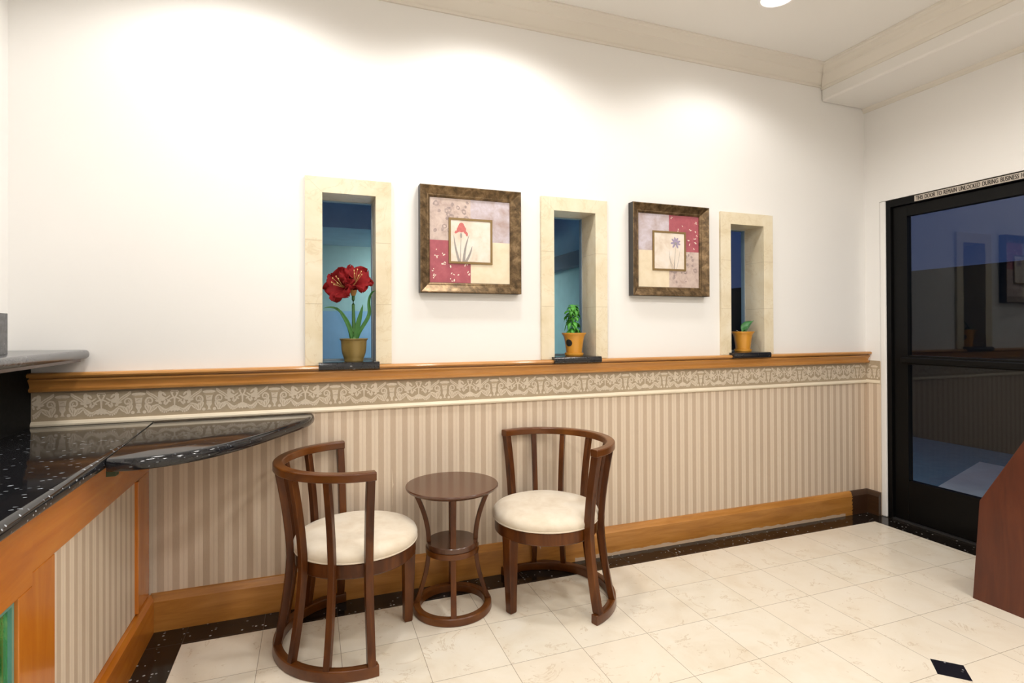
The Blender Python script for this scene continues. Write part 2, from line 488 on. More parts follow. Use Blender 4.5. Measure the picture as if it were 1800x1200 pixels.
# crown moulding (profile: projection d from the wall, height z)
CP = [(0, 2.905), (.010, 2.905), (.014, 2.918), (.022, 2.920), (.030, 2.926), (.052, 2.946), (.078, 2.957), (.082, 2.966),
      (.088, 2.968), (.108, 2.978), (.128, 2.982), (.132, 2.990), (.142, 2.992), (.142, 3.0), (0, 3.0)]
struct(MB().prism(CP, lambda d, z, t: (t if t < 0 else t - d, -d, z), XL, XB).build('trim_3', M['crown'], smooth=25))
CP2 = [(d, 2.888 + (z - 2.905) * 1.18) for d, z in CP]
struct(MB().prism(CP2, lambda d, z, t: (XB - d, t - (d if t > -1 else 0), z), 0, YF).build('trim_4', M['crown'], smooth=25))
struct(MB().prism([(0, ZB - .028), (.010, ZB - .026), (.014, ZB - .012), (.026, ZB - .004), (.028, ZB), (0, ZB)], lambda d, z, t: (XR - d, t, z), 0, YF).build('trim_5', M['crown'], smooth=25))

# chair rail with stepped profile
RP = [(0, 1.037), (.018, 1.037), (.026, 1.041), (.028, 1.049), (.022, 1.053), (.017, 1.057), (.019, 1.066), (.026, 1.077), (.031, 1.083),
      (.032, 1.090), (.021, 1.092), (.021, 1.097), (.040, 1.098), (.045, 1.105), (.043, 1.112), (.036, 1.116), (0, 1.116)]
struct(MB().prism(RP, lambda d, z, t: (t, -d, z), -1.474, XR + .003).build('trim_6', M['rail'], smooth=20))
# cream picture moulding under the border
MP = [(0, .895), (.007, .895), (.012, .899), (.013, .906), (.010, .911), (.008, .915), (.004, .918), (0, .918)]
struct(MB().prism(MP, lambda d, z, t: (t, -d, z), -1.474, XR).build('trim_7', M['cream_trim'], smooth=25))
struct(MB().prism(MP, lambda d, z, t: (XR - d * .5, t, z + .003), 0, -.104).build('trim_8', M['cream_trim'], smooth=25))
# baseboards
BP = [(0, 0), (.026, 0), (.026, .128), (.022, .134), (.020, .140), (.014, .150), (.010, .156), (0, .158)]
struct(MB().prism(BP, lambda d, z, t: (t, -d, z), -1.06, XR).build('baseboard_back', M['base'], smooth=25))
struct(MB().prism(BP, lambda d, z, t: (XR - d, t, z), 0, -.104).build('baseboard_right', M['darkbase'], smooth=25))
# small peel in the wallpaper
mb = MB()
mb.poly([(-.041, -.0008, .60), (-.038, -.001, .565), (-.036, -.003, .535), (-.033, -.004, .52), (-.0385, -.003, .50), (-.0375, -.001, .43), (-.040, -.0008, .41), (-.041, -.001, .46), (-.042, -.002, .52), (-.0415, -.001, .56)])
struct(mb.build('trim_9', plain('peeling_paper', (.74, .62, .47), .7)))

# ------------------------------------------------------------------ printed wallpaper border
def border(name, fn, u0, u1, z0=.918, z1=1.037, phase=-.040, top_strip=False):
    mb = MB(); P = .2662; e = .0006
    mb.add([fn(u0, z0, e), fn(u1, z0, e), fn(u1, z1, e), fn(u0, z1, e)], [(0, 1, 2, 3)], 0)
    lay = [0]
    def pl(pts, mi, lv):
        q = [(u, v) for u, v in pts]
        lay[0] = (lay[0] + 1) % 230
        if any(u < u0 or u > u1 for u, v in q): return
        mb.add([fn(u, v, e + .0003 * lv + 4e-6 * lay[0]) for u, v in q], [tuple(range(len(q)))], mi)
    def ell(cu, cv, a, b, rot, mi, lv, n=10):
        c, s = math.cos(rot), math.sin(rot)
        pl([(cu + a * math.cos(2 * PI * i / n) * c - b * math.sin(2 * PI * i / n) * s, cv + a * math.cos(2 * PI * i / n) * s + b * math.sin(2 * PI * i / n) * c) for i in range(n)], mi, lv)
    def strip(pts, w, mi, lv):
        for (a, b), (c, d), w0, w1 in zip(pts, pts[1:], w, w[1:]):
            L = math.hypot(c - a, d - b) or 1; nx, ny = -(d - b) / L, (c - a) / L
            pl([(a + nx * w0, b + ny * w0), (c + nx * w1, d + ny * w1), (c - nx * w1, d - ny * w1), (a - nx * w0, b - ny * w0)], mi, lv)
    k0 = math.floor((u0 - phase) / P) - 1; k1 = math.ceil((u1 - phase) / P) + 1
    B = .923
    for k in range(k0, k1 + 1):
        c = phase + k * P
        # vase
        ell(c, B + .091, .026, .0075, 0, 1, 1); ell(c, B + .080, .021, .006, 0, 2, 2)
        pl([(c - .014, B + .076), (c - .010, B + .046), (c - .011, B + .036), (c - .004, B + .024), (c - .004, B + .016), (c - .008, B + .011), (c + .008, B + .011), (c + .004, B + .016), (c + .004, B + .024), (c + .011, B + .036), (c + .010, B + .046), (c + .014, B + .076)], 1, 1)
        strip([(c - .011, B + .052), (c + .011, B + .052)], [.0012, .0012], 0, 2); strip([(c - .008, B + .064), (c + .006, B + .070)], [.001, .001], 2, 2)
        for s in (-1, 1):
            U = lambda u: c + s * u
            E_ = lambda u, v, a, b, r, mi, lv: ell(U(u), B + v, a * 1.08, b * (1.3 if mi == 1 else 1.0), r * s, mi, lv)
            E_(.021, .014, .0065, .0055, .6, 1, 1)
            # scroll curling out of the acanthus
            pts = []
            for i in range(15):
                a = R(-70 + i * 36); r = .0195 * (1 - i / 19.0)
                pts.append((U(.040 + r * math.cos(a) * -.85), B + .060 + r * math.sin(a)))
            strip(pts, [.0042 - .00018 * i for i in range(15)], 1, 1)
            # acanthus fan
            for i, (du, dv, aa, rr) in enumerate([(.030, .034, .015, 1.9), (.038, .027, .017, 1.45), (.048, .026, .017, 1.1), (.057, .029, .015, .75), (.063, .037, .012, .4)]):
                E_(du, dv, aa, .0062, rr, 1, 1 + .1 * i); E_(du, dv - .001, aa * .7, .0014, rr, 2, 2)
            # wing
            for i, (du, dv, aa, rr) in enumerate([(.046, .086, .022, -.62), (.053, .081, .021, -.72), (.060, .076, .017, -.82), (.066, .071, .012, -.9)]):
                E_(du, dv, aa, .0048, rr, 1, 1 + .1 * i)
                E_(du, dv, aa * .8, .0009, rr, 2, 2)
            # putto: head, torso, arm, leg
            E_(.079, .092, .0075, .008, 0, 1, 1.5); E_(.080, .076, .008, .012, .3, 1, 1.2); E_(.090, .066, .010, .006, .4, 1, 1.3)
            strip([(U(.082), B + .078), (U(.100), B + .068), (U(.116), B + .080)], [.0045, .0035, .002], 1, 1.4)
            strip([(U(.080), B + .064), (U(.074), B + .052), (U(.085), B + .046)], [.006, .005, .004], 1, 1.2)
            # garland swag
            g = [(U(.072 + .042 * i / 8), B + .040 - .026 * math.sin(PI * i / 8 * .82)) for i in range(9)]
            strip(g, [.003, .006, .0085, .0095, .010, .0095, .008, .006, .003], 1, 1)
            strip(g, [.0008] * 9, 2, 2)
            for du, dv, aa, bb, rr in ((.094, .088, .010, .004, -.9), (.104, .048, .011, .004, .9), (.112, .058, .009, .0035, -.6), (.070, .058, .010, .004, -.3), (.096, .052, .009, .004, 1.3), (.036, .052, .008, .003, .5), (.034, .100, .008, .003, -.6), (.124, .090, .006, .003, .9)):
                E_(du, dv, aa, bb * .8, rr, 1, 1.05)
            # ribbons to the centre figure
            strip([(U(.118), B + .098), (U(.127), B + .078), (U(.133), B + .066)], [.002, .003, .0035], 1, 1.2)
            strip([(U(.108), B + .060), (U(.120), B + .068), (U(.133), B + .074)], [.002, .003, .003], 1, 1.2)
            for i in range(1, 3): E_(.133 - .008 * i, .022 + .002 * i - .003 * (i == 2), .006, .013 - .002 * i, -.35 * i, 1, 1.2 + .1 * i)
        cm = c + P / 2
        ell(cm, B + .022, .006, .013, 0, 1, 1.55)
        strip([(cm - .0135, B + .1), (cm + .0135, B + .1)], [.0022, .0022], 1, 1.25)
        strip([(cm, B + .072), (cm, B + .034)], [.0042, .0025], 1, 1.5)
    return mb.build(name, [M['border_bg'], M['border_fig'], M['border_mid']])
struct(border('trim_10', lambda u, v, e: (u, -e, v), -1.474, XR - .002))
struct(border('trim_11', lambda u, v, e: (XR - e, -u, v), .002, .103, .912, 1.055, .062))

# ------------------------------------------------------------------ windows
def window(i, x0, x1, hx):
    ix0, ix1 = x0 + .077, x1 - .075
    zb, zt, zi = 1.117, 2.008, 1.934
    r = bpy.data.objects.new('window_%d' % i, None); COL.objects.link(r); r.location = (0, 0, 0); struct(r)
    mb = MB()
    d = -.016
    # face slabs, mitred head
    mb.prism([(x0, zb), (ix0, zb), (ix0, zi), (x0, zt)], lambda a, b, t: (a, t, b), d, .004)
    mb.prism([(ix1, zb), (x1, zb), (x1, zt), (ix1, zi)], lambda a, b, t: (a, t, b), d, .004)
    mb.prism([(ix0, zi), (ix1, zi), (x1, zt), (x0, zt)], lambda a, b, t: (a, t, b), d, .004)
    # joints
    for zz in (zb + .29, zb + .59):
        mb.box(x0 + .001, ix0 - .001, d - .0004, d + .001, zz - .0012, zz + .0012, 1)
        mb.box(ix1 + .001, x1 - .001, d - .0004, d + .001, zz - .0012, zz + .0012, 1)
        mb.box(ix1 - .0004, ix1 + .002, d, .14, zz - .0012, zz + .0012, 1)
    mb.build('lining', [M['marble'], M['joint']], r, bevel=.002)
    mb = MB()
    mb.box(hx[0] + .001, ix0, .004, .148, 1.131, zi); mb.box(ix1, hx[1] - .001, .004, .148, 1.131, zi)
    mb.box(hx[0] + .001, hx[1] - .001, .004, .148, zi, 1.949)
    mb.build('reveal', M['marble'], r)
    # aluminium glazing channel and outer return
    mb = MB()
    mb.box(hx[0] + .001, ix0 + .004, .148, .178, 1.131, 1.949); mb.box(ix1 - .004, hx[1] - .001, .148, .178, 1.131, 1.949)
    mb.box(ix0 + .004, ix1 - .004, .148, .178, zi - .004, 1.949); mb.box(ix0 + .004, ix1 - .004, .148, .178, 1.1315, 1.138)
    mb.build('glazing_frame', M['aluminium'], r)
    MB().box(ix0 + .003, ix1 - .003, .160, .164, 1.137, zi - .003).build('glass_pane', M['win_glass'], r)
    mb = MB()
    sx0, sx1 = ix0 - .018, ix1 + .012
    mb.prism([(.004, 1.095), (-.052, 1.095), (-.058, 1.099), (-.060, 1.106), (-.060, 1.122), (-.056, 1.129), (-.050, 1.131), (.004, 1.131)], lambda a, b, t: (t, a, b), sx0, sx1)
    mb.box(hx[0] + .002, hx[1] - .002, .004, .148, 1.0945, 1.131)
    mb.build('sill', M['granite_sill'], r, smooth=40)
for i, (w, h) in enumerate(zip(WIN, HOLE)): window(i + 1, w[0], w[1], h)

# ------------------------------------------------------------------ door
dr = bpy.data.objects.new('door_1', None); COL.objects.link(dr); struct(dr)
mb = MB()
mb.box(3.248, 3.36, DY0 - .032, DY0 - .001, .001, DZ - .001); mb.box(3.248, 3.36, DY1 + .001, DY1 + .034, .001, DZ - .001)
mb.box(3.248, 3.36, DY1 + .034, DY0 - .032, 2.092, DZ - .001)
mb.build('frame', M['black_metal'], dr, bevel=.002)
MB().box(3.245, 3.38, DY1 + .034, DY0 - .032, .0008, .010).build('threshold', plain('worn_metal_threshold', (.05, .05, .05), .4, .4), dr)
X0, X1 = 3.268, 3.312
YA, YB = DY0 - .034, DY1 + .036
mb = MB()
mb.box(X0, X1, YA - .092, YA, .012, 2.088); mb.box(X0, X1, YB, YB + .092, .012, 2.088)
mb.box(X0, X1, YB + .092, YA - .092, 2.015, 2.088); mb.box(X0, X1, YB + .092, YA - .092, 1.040, 1.100); mb.box(X0, X1, YB + .092, YA - .092, .012, .276)
mb.build('leaf', M['black_metal'], dr, bevel=.003)
MB().box(3.288, 3.292, YB + .086, YA - .086, 1.094, 2.020).build('upper_glass', M['door_glass'], dr)
MB().box(3.288, 3.292, YB + .086, YA - .086, .270, 1.046).build('lower_glass', M['door_glass'], dr)
mb = MB()
mb.tube([(X0, YA - .09, 1.066), (X0 - .03, YA - .09, 1.066), (X0 - .03, YB + .09, 1.066), (X0, YB + .09, 1.066)], .008)
mb = MB().box(X0 - .024, X0 + .001, YB + .03, YA - .055, 1.052, 1.086)
mb.build('push_bar', M['black_metal'], dr, bevel=.006)

# sign on the door head
sg = thing('door_sign', 'long narrow notice strip along the top of the black glass door', 'sign', (3.2478, -.332, 2.0965))
SL = .70
MB().box(-.002, 0, -SL, 0, 0, .037).build('plate', M['sign'], sg)
def text_mesh(body):
    cu = bpy.data.curves.new('lettering', 'FONT'); cu.body = body; cu.size = .033; cu.extrude = 0.0
    cu.resolution_u = 3; cu.space_word = 1.5
    o = bpy.data.objects.new('lettering', cu); COL.objects.link(o)
    dg = bpy.context.evaluated_depsgraph_get(); dg.update()
    me = bpy.data.meshes.new_from_object(o.evaluated_get(dg))
    bpy.data.objects.remove(o); return me
me0 = text_mesh('THIS DOOR TO REMAIN UNLOCKED DURING BUSINESS'); w0 = max(v.co.x for v in me0.vertices)
me = text_mesh('THIS DOOR TO REMAIN UNLOCKED DURING BUSINESS HOURS')
hh = max(v.co.y for v in me.vertices)
for v in me.vertices:
    x, y = v.co.x, v.co.y
    v.co = (-.0026, -.010 - x * (.545 / w0), .0055 + y * (.026 / hh))
me.materials.clear(); me.materials.append(M['sign_ink'])
bm = bmesh.new(); bm.from_mesh(me)
for k_ in (1, 2):       # fatten the strokes
    g_ = bmesh.ops.duplicate(bm, geom=[f for f in bm.faces][:len(me.polygons)])
    for v in [e for e in g_['geom'] if isinstance(e, bmesh.types.BMVert)]: v.co += Vector((-.0001 * k_, -.0009 * k_, .0002 * k_))
bm.to_mesh(me); bm.free()
lo = bpy.data.objects.new('lettering', me); COL.objects.link(lo); lo.parent = sg

# ------------------------------------------------------------------ reception counter on the left
ZT = .897
cb = thing('counter_base', 'amber wood counter front with striped paper inset and green glass panel', 'counter', (-1.06, 0, 0))
CY = -3.2
MB().box(-.40, -.022, CY, -.03, .02, .855).build('carcass', M['counterwood'], cb)
def pan(name, y0, y1, z0, z1, x0=-.022, x1=0.0, mat='counterwood', bev=.002):
    return MB().box(x0, x1, y1, y0, z0, z1).build(name, M[mat], cb, bevel=bev)
pan('top_rail', -.027, -1.066, .690, .855)
pan('stile', -.03, -.190, .1665, .6895, mat='counterwood_v')
pan('bead', -.188, -.210, .170, .6895, x1=.007, mat='counterwood_v')
pan('stile', -.936, -1.066, .1665, .6895, mat='counterwood_v')
pan('striped_inset', -.190, -.938, .166, .692, -.021, -.006, 'stripe_y', None)
MB().box(-.021, -.016, -1.0704, -1.0661, .16, .855).build('joint', M['dark_strip'], cb)
pan('top_rail', -1.0705, -2.05, .662, .855, x1=.004)
pan('stile', -1.0705, -1.140, .1665, .6615, x1=.004, mat='counterwood_v')
pan('stile', -1.98, -2.05, .1665, .6615, x1=.004, mat='counterwood_v')
gp = pan('glass_panel', -1.142, -1.978, .1685, .659, -.021, -.012, 'green_glass', None)
mb = MB(); mb.box(-.012, -.004, -1.152, -1.1415, .169, .659); mb.box(-.012, -.004, -1.978, -1.152, .649, .659)
mb.build('glass_edge', M['teal_edge'], gp)
pan('top_rail', -2.0525, CY, .690, .855); pan('striped_inset', -2.12, CY + .06, .166, .692, -.021, -.006, 'stripe_y', None)
pan('stile', -2.0525, -2.12, .1665, .6895, mat='counterwood_v'); pan('stile', CY + .06, CY, .1665, .6895, mat='counterwood_v')
MB().prism([(-.022, 0), (.016, 0), (.016, .140), (.010, .150), (.006, .162), (-.022, .165)], lambda a, b, t: (a, t, b), -.027, CY).build('plinth', M['counterwood'], cb, smooth=25)

# granite worktop: front edge very slightly out of square, bullnosed
def slab(poly, z0, z1, r, open_edges=(), n=5):
    """poly ccw list of (x,y); edges not in open_edges get a rounded nose; returns MB"""
    mb = MB(); N = len(poly); rings = []
    def inset(d):
        out = []
        for i in range(N):
            p0, p1, p2 = Vector(poly[i - 1]), Vector(poly[i]), Vector(poly[(i + 1) % N])
            d0 = 0 if (i - 1) % N in open_edges else d
            d1 = 0 if i in open_edges else d
            e0 = (p1 - p0).normalized(); e1 = (p2 - p1).normalized()
            n0 = Vector((-e0.y, e0.x)); n1 = Vector((-e1.y, e1.x))
            den = e0.x * e1.y - e0.y * e1.x
            a = p0 + n0 * d0; b = p1 + n1 * d1
            if abs(den) < 1e-4: out.append(p1 + n0 * max(d0, d1) if d0 == d1 else p1 + n0 * d0)
            else:
                t = ((b.x - a.x) * e1.y - (b.y - a.y) * e1.x) / den
                out.append(a + e0 * t)
        return out
    h = (z1 - z0) / 2
    for i in range(2 * n + 1):
        a = -PI / 2 + PI * i / (2 * n)
        ins = r * (1 - math.cos(a)); z = (z0 + z1) / 2 + h * math.sin(a)
        rings.append([(p.x, p.y, z) for p in inset(ins)])
    mb.rings(rings, True)
    return mb
# polygon ccw, interior on the left of each edge
wp = [(-1.468, CY), (-.992, CY), (-.995, -1.40), (-1.004, -.76), (-1.046, -.015), (-1.468, -.015)]
wt = tag(slab(wp, ZT - .040, ZT, .018, (3, 4, 5, 0)).build('granite_worktop', M['granite'], None, smooth=50), 'long polished black granite worktop on the amber wood counter', 'countertop')
# segment shaped shelf beside it
fr = [(-.4000, -.015), (-.4000, -.075), (-.425, -.175), (-.512, -.335), (-.603, -.507), (-.684, -.620), (-.757, -.694), (-.832, -.738), (-.904, -.760), (-.950, -.764), (-.992, -.755)]
def smooth_poly(p, it=2):
    for _ in range(it):
        q = [p[0]]
        for a, b in zip(p, p[1:]):
            q += [(a[0] * .75 + b[0] * .25, a[1] * .75 + b[1] * .25), (a[0] * .25 + b[0] * .75, a[1] * .25 + b[1] * .75)]
        q.append(p[-1]); p = q
    return p
fr = smooth_poly(fr, 2)
sp = [(-1.043, -.015)] + [(-1.0005, -.752)] + fr[::-1]
cs = thing('corner_shelf', 'curved black granite shelf projecting from the wall beside the counter', 'shelf')
slab(sp, ZT - .044, ZT - .004, .016, (0, len(sp) - 1), 5).build('granite_slab', M['granite_slab'], cs, smooth=50)
MB().box(-1.012, -.985, -.715, -.685, .832, .8535).build('bracket', M['dark_green'], cs, bevel=.002)

# raised ledge behind: riser, ledge, upstand
rs = tag(MB().box(-1.535, -1.474, CY, -.002, ZT - .06, 1.1695).build('granite_riser', M['granite_honed'], None, bevel=.002), 'dark vertical granite panel rising behind the worktop to the ledge', 'panel')
lp = [(-1.548, CY), (-1.262, CY), (-1.262, -.060), (-1.272, -.022), (-1.292, -.003), (-1.548, -.003)]
rl = thing('raised_ledge', 'grey granite upper ledge with rounded end above the worktop', 'ledge')
slab(lp, 1.172, 1.207, .014, (4, 5, 0), 4).build('ledge_slab', M['granite_grey'], rl, smooth=50)
MB().box(-1.473, -1.30, CY, -.03, 1.158, 1.171).build('support_strip', M['dark_strip'], rl)
MB().box(-1.549, -1.363, -1.3, -.45, 1.2075, 1.345).build('upstand', M['granite_grey'], rl, bevel=.001)

# ------------------------------------------------------------------ chairs
def make_chair(label):
    t = thing('tub_chair', label, 'chair')
    A0, A1 = R(89.2), R(270.8)
    rr = [(.292, .724), (.326, .724), (.329, .727), (.329, .753), (.325, .757), (.293, .757), (.289, .753), (.289, .727)]
    MB().arc(rr, A0, A1, 64).build('top_rail', M['chair_rail'], t, smooth=40, bevel=.0015)
    br = [(.297, .0), (.329, .0), (.331, .004), (.329, .038), (.326, .041), (.300, .041), (.296, .038), (.295, .004)]
    MB().arc(br, R(88), R(272), 64).build('base_rail', M['chair_rail'], t, smooth=40, bevel=.0015)
    def post(phi, w, dep, name):
        rs = []
        n = 16
        for i in range(n + 1):
            z = .040 + (.725 - .040) * i / n
            if z > .39:
                k = (z - .39) / (.725 - .39); rc = .265 + .044 * (k ** 1.5)
            else:
                k = (.39 - z) / (.39 - .04); rc = .265 + .048 * (k ** 1.6)
            if z > .72: rc = .309
            q = []
            for (dr_, dt) in ((-1, -1), (1, -1), (1, 1), (-1, 1)):
                r = rc + dr_ * dep / 2; x = r; y = dt * w / 2
                q.append((x * math.cos(phi) - y * math.sin(phi), x * math.sin(phi) + y * math.cos(phi), z))
            rs.append(q)
        MB().rings(rs).build(name, M['chair'], t, smooth=30, bevel=.002)
    a0, a1 = R(92.6), R(267.4)
    post(a0, .030, .037, 'end_post'); post(a1, .030, .037, 'end_post')
    for i in range(1, 6): post(a0 + (a1 - a0) * i / 6, .0245, .028, 'back_slat')
    MB().lathe([(.222, .338), (.240, .336), (.245, .341), (.245, .390), (.241, .394), (.222, .394)], n=72, closed=True).build('seat_apron', M['chair'], t, smooth=35)
    cu = [(0, .392), (.236, .392), (.246, .395), (.252, .405), (.253, .418), (.248, .431), (.236, .441), (.212, .449), (.17, .454), (.11, .457), (.05, .4585), (.001, .459)]
    c = MB().lathe(cu, n=72, rfn=lambda r, z, a: r * (1 + .004 * math.sin(5 * a) * (r > .2))).build('seat_cushion', M['fabric'], t, smooth=60)
    MB().lathe([(.249 + .004 * math.cos(2 * PI * i / 8), .3985 + .004 * math.sin(2 * PI * i / 8)) for i in range(8)], n=72, closed=True).build('piping', M['fabric'], c, smooth=60)
    rs = []
    for z, w in ((.0, .031), (.006, .036), (.20, .046), (.345, .054)):
        rc = .222 - .004 * (z < .1)
        rs.append([(rc + sx_ * w / 2, sy_ * w / 2, z) for sx_, sy_ in ((-1, -1), (1, -1), (1, 1), (-1, 1))])
    MB().rings(rs).build('front_leg', M['chair'], t, bevel=.003)
    return t
ch1 = make_chair('brown wooden tub chair with cream seat under the curved granite shelf, left of the small table')
ch1['group'] = 'tub chairs at the small table'
ch2 = copy_tree(ch1)
ch1.location = (-.2322, -.3349, 0); ch1.rotation_euler.z = .1291
ch2.location = (.6411, -.3315, 0); ch2.rotation_euler.z = 3.4907
ch2['label'] = 'brown wooden tub chair with cream seat to the right of the small table, facing left'
ch1['label'] = 'brown wooden tub chair with cream seat to the left of the small table, facing right'
# plastic scrap under the right chair
loc = ch2.matrix_world
sc_ = MB().poly([(.14, .105, .337), (.165, .125, .337), (.150, .125, .305)]).build('plastic_scrap', M['silver'], ch2)
# staple mark on the left chair base
st = MB().tube([(-.318, .030, .0435), (-.318, .044, .0435), (-.300, .056, .0435)], .0014, 6).build('staple', M['silver'], ch1)

# ------------------------------------------------------------------ side table
tb = thing('side_table', 'small round brown wooden table between the two tub chairs', 'table', (.199, -.261, 0), R(-102))
MB().lathe([(0, .546), (.192, .546), (.204, .551), (.2125, .559), (.2135, .565), (.211, .569), (0, .569)], n=80).build('tabletop', M['tabletop'], tb, smooth=30)
MB().lathe([(0, .288), (.118, .288), (.118, .3085), (.116, .311), (0, .311)], n=64).build('shelf', M['tabletop'], tb, smooth=30)
MB().lathe([(.100, .262), (.121, .262), (.1225, .265), (.1225, .2865), (.100, .2865)], n=64, closed=True).build('shelf_ring', M['chair_rail'], tb, smooth=30)
MB().lathe([(.148, 0), (.178, 0), (.181, .004), (.1795, .030), (.176, .034), (.152, .034), (.148, .030)], n=80, closed=True).build('base_ring', M['chair_rail'], tb, smooth=35)
for k in range(4):
    phi = k * PI / 2
    def bar(z0, z1, r0, r1, pw, up):
        rs = []
        for i in range(13):
            s = i / 12; z = z0 + (z1 - z0) * s
            rc = r0 + (r1 - r0) * (s ** pw if up else 1 - (1 - s) ** pw)
            q = []
            for dr_, dt in ((-1, -1), (1, -1), (1, 1), (-1, 1)):
                r = rc + dr_ * .010; y = dt * .0125
                q.append((r * math.cos(phi) - y * math.sin(phi), r * math.sin(phi) + y * math.cos(phi), z))
            rs.append(q)
        return rs
    mb = MB()
    mb.rings(bar(.3105, .547, .108, .176, 1.9, True)); mb.rings(bar(.033, .263, .166, .109, 1.7, False))
    mb.build('leg', M['chair'], tb, smooth=30, bevel=.002)

# ------------------------------------------------------------------ framed pictures
def picture(x0, x1, z0, z1, label, flip):
    cx, cz = (x0 + x1) / 2, (z0 + z1) / 2
    t = thing('framed_picture', label, 'picture', (cx, 0, cz), 0, 'framed flower pictures')
    w, h = (x1 - x0) / 2, (z1 - z0) / 2
    # moulding: profile (inset from the outer edge, projection)
    mb = MB()
    prof = [(0, .002), (0, .050), (.004, .053), (.008, .051), (.040, .030), (.044, .031), (.052, .025), (.054, .020), (.054, .002)]
    rg = []
    for i, d in prof:
        rg.append([(-w + i, -d, -h + i), (w - i, -d, -h + i), (w - i, -d, h - i), (-w + i, -d, h - i)])
    for a in range(len(rg) - 1):
        for j in range(4):
            j2 = (j + 1) % 4
            mb.add([rg[a][j], rg[a][j2], rg[a + 1][j2], rg[a + 1][j]], [(0, 1, 2, 3)], 1 if a == 0 else 0)
    mb.build('frame', [M['bronze'], M['frame_side']], t)
    iw, ih = w - .0535, h - .0535
    y = -.018
    rnd = random.Random(3 if flip else 11)
    names = ['art_mauve', 'art_lilac', 'art_red', 'art_cream', 'art_spot', 'art_fleck']
    mb = MB()
    mb.box(-iw, iw, y + .0005, -.002, -ih, ih, 3)
    def q(xa, xb, za, zb, mi, e=0.0): mb.add([(xa, y - e, za), (xb, y - e, za), (xb, y - e, zb), (xa, y - e, zb)], [(0, 1, 2, 3)], mi)
    def blob(cx_, cz_, a, b, rot, mi, e, n=9, jag=.18):
        pts = []
        for i in range(n):
            th = 2 * PI * i / n; rj = 1 + rnd.uniform(-jag, jag)
            px, pz = a * math.cos(th) * rj, b * math.sin(th) * rj
            pts.append((cx_ + px * math.cos(rot) - pz * math.sin(rot), y - e, cz_ + px * math.sin(rot) + pz * math.cos(rot)))
        mb.poly(pts, mi)
    quad = {'TL': (-iw, 0, 0, ih), 'TR': (0, iw, 0, ih), 'BL': (-iw, 0, -ih, 0), 'BR': (0, iw, -ih, 0)}
    lay = {'TL': 0, 'TR': 1, 'BL': 2, 'BR': 3} if not flip else {'TL': 1, 'TR': 2, 'BL': 3, 'BR': 0}
    for k, mi in lay.items(): q(*quad[k], mi)
    for k, mi in lay.items():
        xa, xb, za, zb = quad[k]
        if mi == 0:
            for i in range(26):
                r_ = rnd.uniform(.006, .017)
                px, pz = rnd.uniform(xa + .018, xb - .018), rnd.uniform(za + .018, zb - .018)
                blob(px, pz, r_, r_ * .8, rnd.uniform(0, 3), 4, .0004 + i * .00001)
                if r_ > .011: blob(px, pz, r_ * .45, r_ * .4, 0, 0, .0008 + i * .00001)
        if mi == 2:
            for i in range(22):
                px, pz = rnd.uniform(xa + .01, xb - .01), rnd.uniform(za + .01, zb - .01)
                for j in range(rnd.randint(1, 3)):
                    blob(px + rnd.uniform(-.008, .008), pz + rnd.uniform(-.008, .008), rnd.uniform(.003, .0065), rnd.uniform(.0018, .0035), rnd.uniform(0, 3), 5, .0005 + i * .00001 + j * .000003, 7)
    mb.build('collage', [M[n] for n in names], t)
    # inner panel
    s = .117
    g = MB()
    for a, b, c, d in ((-s, s, s - .011, s), (-s, s, -s, -s + .011), (-s, -s + .011, -s + .011, s - .011), (s - .011, s, -s + .011, s - .011)):
        g.box(a, b, y - .006, y - .0011, c, d)
    g.build('fillet', M['gilt'], t)
    k = MB(); s2 = s - .011
    yy = y - .003
    k.box(-s2, s2, yy, y - .0011, -s2, s2, 0)
    lvl = [0]
    def P(pts, mi):
        lvl[0] += 1
        k.poly([(a, yy - .0003 - .00003 * lvl[0], b) for a, b in pts], mi)
    def blade(x0_, z0_, x1_, z1_, w_, mi, bend=0):
        L = []; Rr = []
        for i in range(9):
            s_ = i / 8; px = x0_ + (x1_ - x0_) * s_ + bend * math.sin(PI * s_); pz = z0_ + (z1_ - z0_) * s_
            ww = w_ * (1 - s_) ** .6 * (1 if s_ < .98 else .1)
            L.append((px - ww, pz)); Rr.append((px + ww, pz))
        P(L + Rr[::-1], mi)
    def ell(cx_, cz_, a, b, rot, mi):
        P([(cx_ + a * math.cos(2 * PI * i / 12) * math.cos(rot) - b * math.sin(2 * PI * i / 12) * math.sin(rot), cz_ + a * math.cos(2 * PI * i / 12) * math.sin(rot) + b * math.sin(2 * PI * i / 12) * math.cos(rot)) for i in range(12)], mi)
    if not flip:
        b0 = -s2
        blade(-.056, b0, -.052, .040, .0022, 2); blade(-.062, b0, -.091, .032, .007, 2, -.004); blade(-.038, b0, -.008, .036, .0075, 2, -.006); blade(-.026, b0, .008, -.022, .008, 2, .004)
        ell(-.052, .028, .005, .014, 0, 2)
        ell(-.050, .066, .020, .022, 0, 1); ell(-.038, .062, .012, .016, .5, 1); ell(-.062, .060, .012, .015, -.5, 1); ell(-.050, .080, .014, .014, 0, 1)
        ell(-.072, .048, .016, .006, .5, 1); ell(-.028, .044, .016, .007, -.7, 1); ell(-.022, .036, .005, .011, .2, 1); ell(-.080, .044, .004, .008, 0, 1)
    else:
        b0 = -s2
        blade(.035, b0, .044, .030, .0026, 2); blade(.030, b0, -.004, .006, .0014, 2, -.006); blade(.020, b0, .002, .014, .0012, 2, -.008); blade(.050, b0, .078, .030, .0013, 2, .004)
        for a in (20, 62, 100, 140, 185, 235, 300, 345):
            ell(.044 + .019 * math.cos(R(a)), .050 + .019 * math.sin(R(a)), .017, .0065, R(a), 1)
        ell(.044, .046, .010, .009, 0, 2)
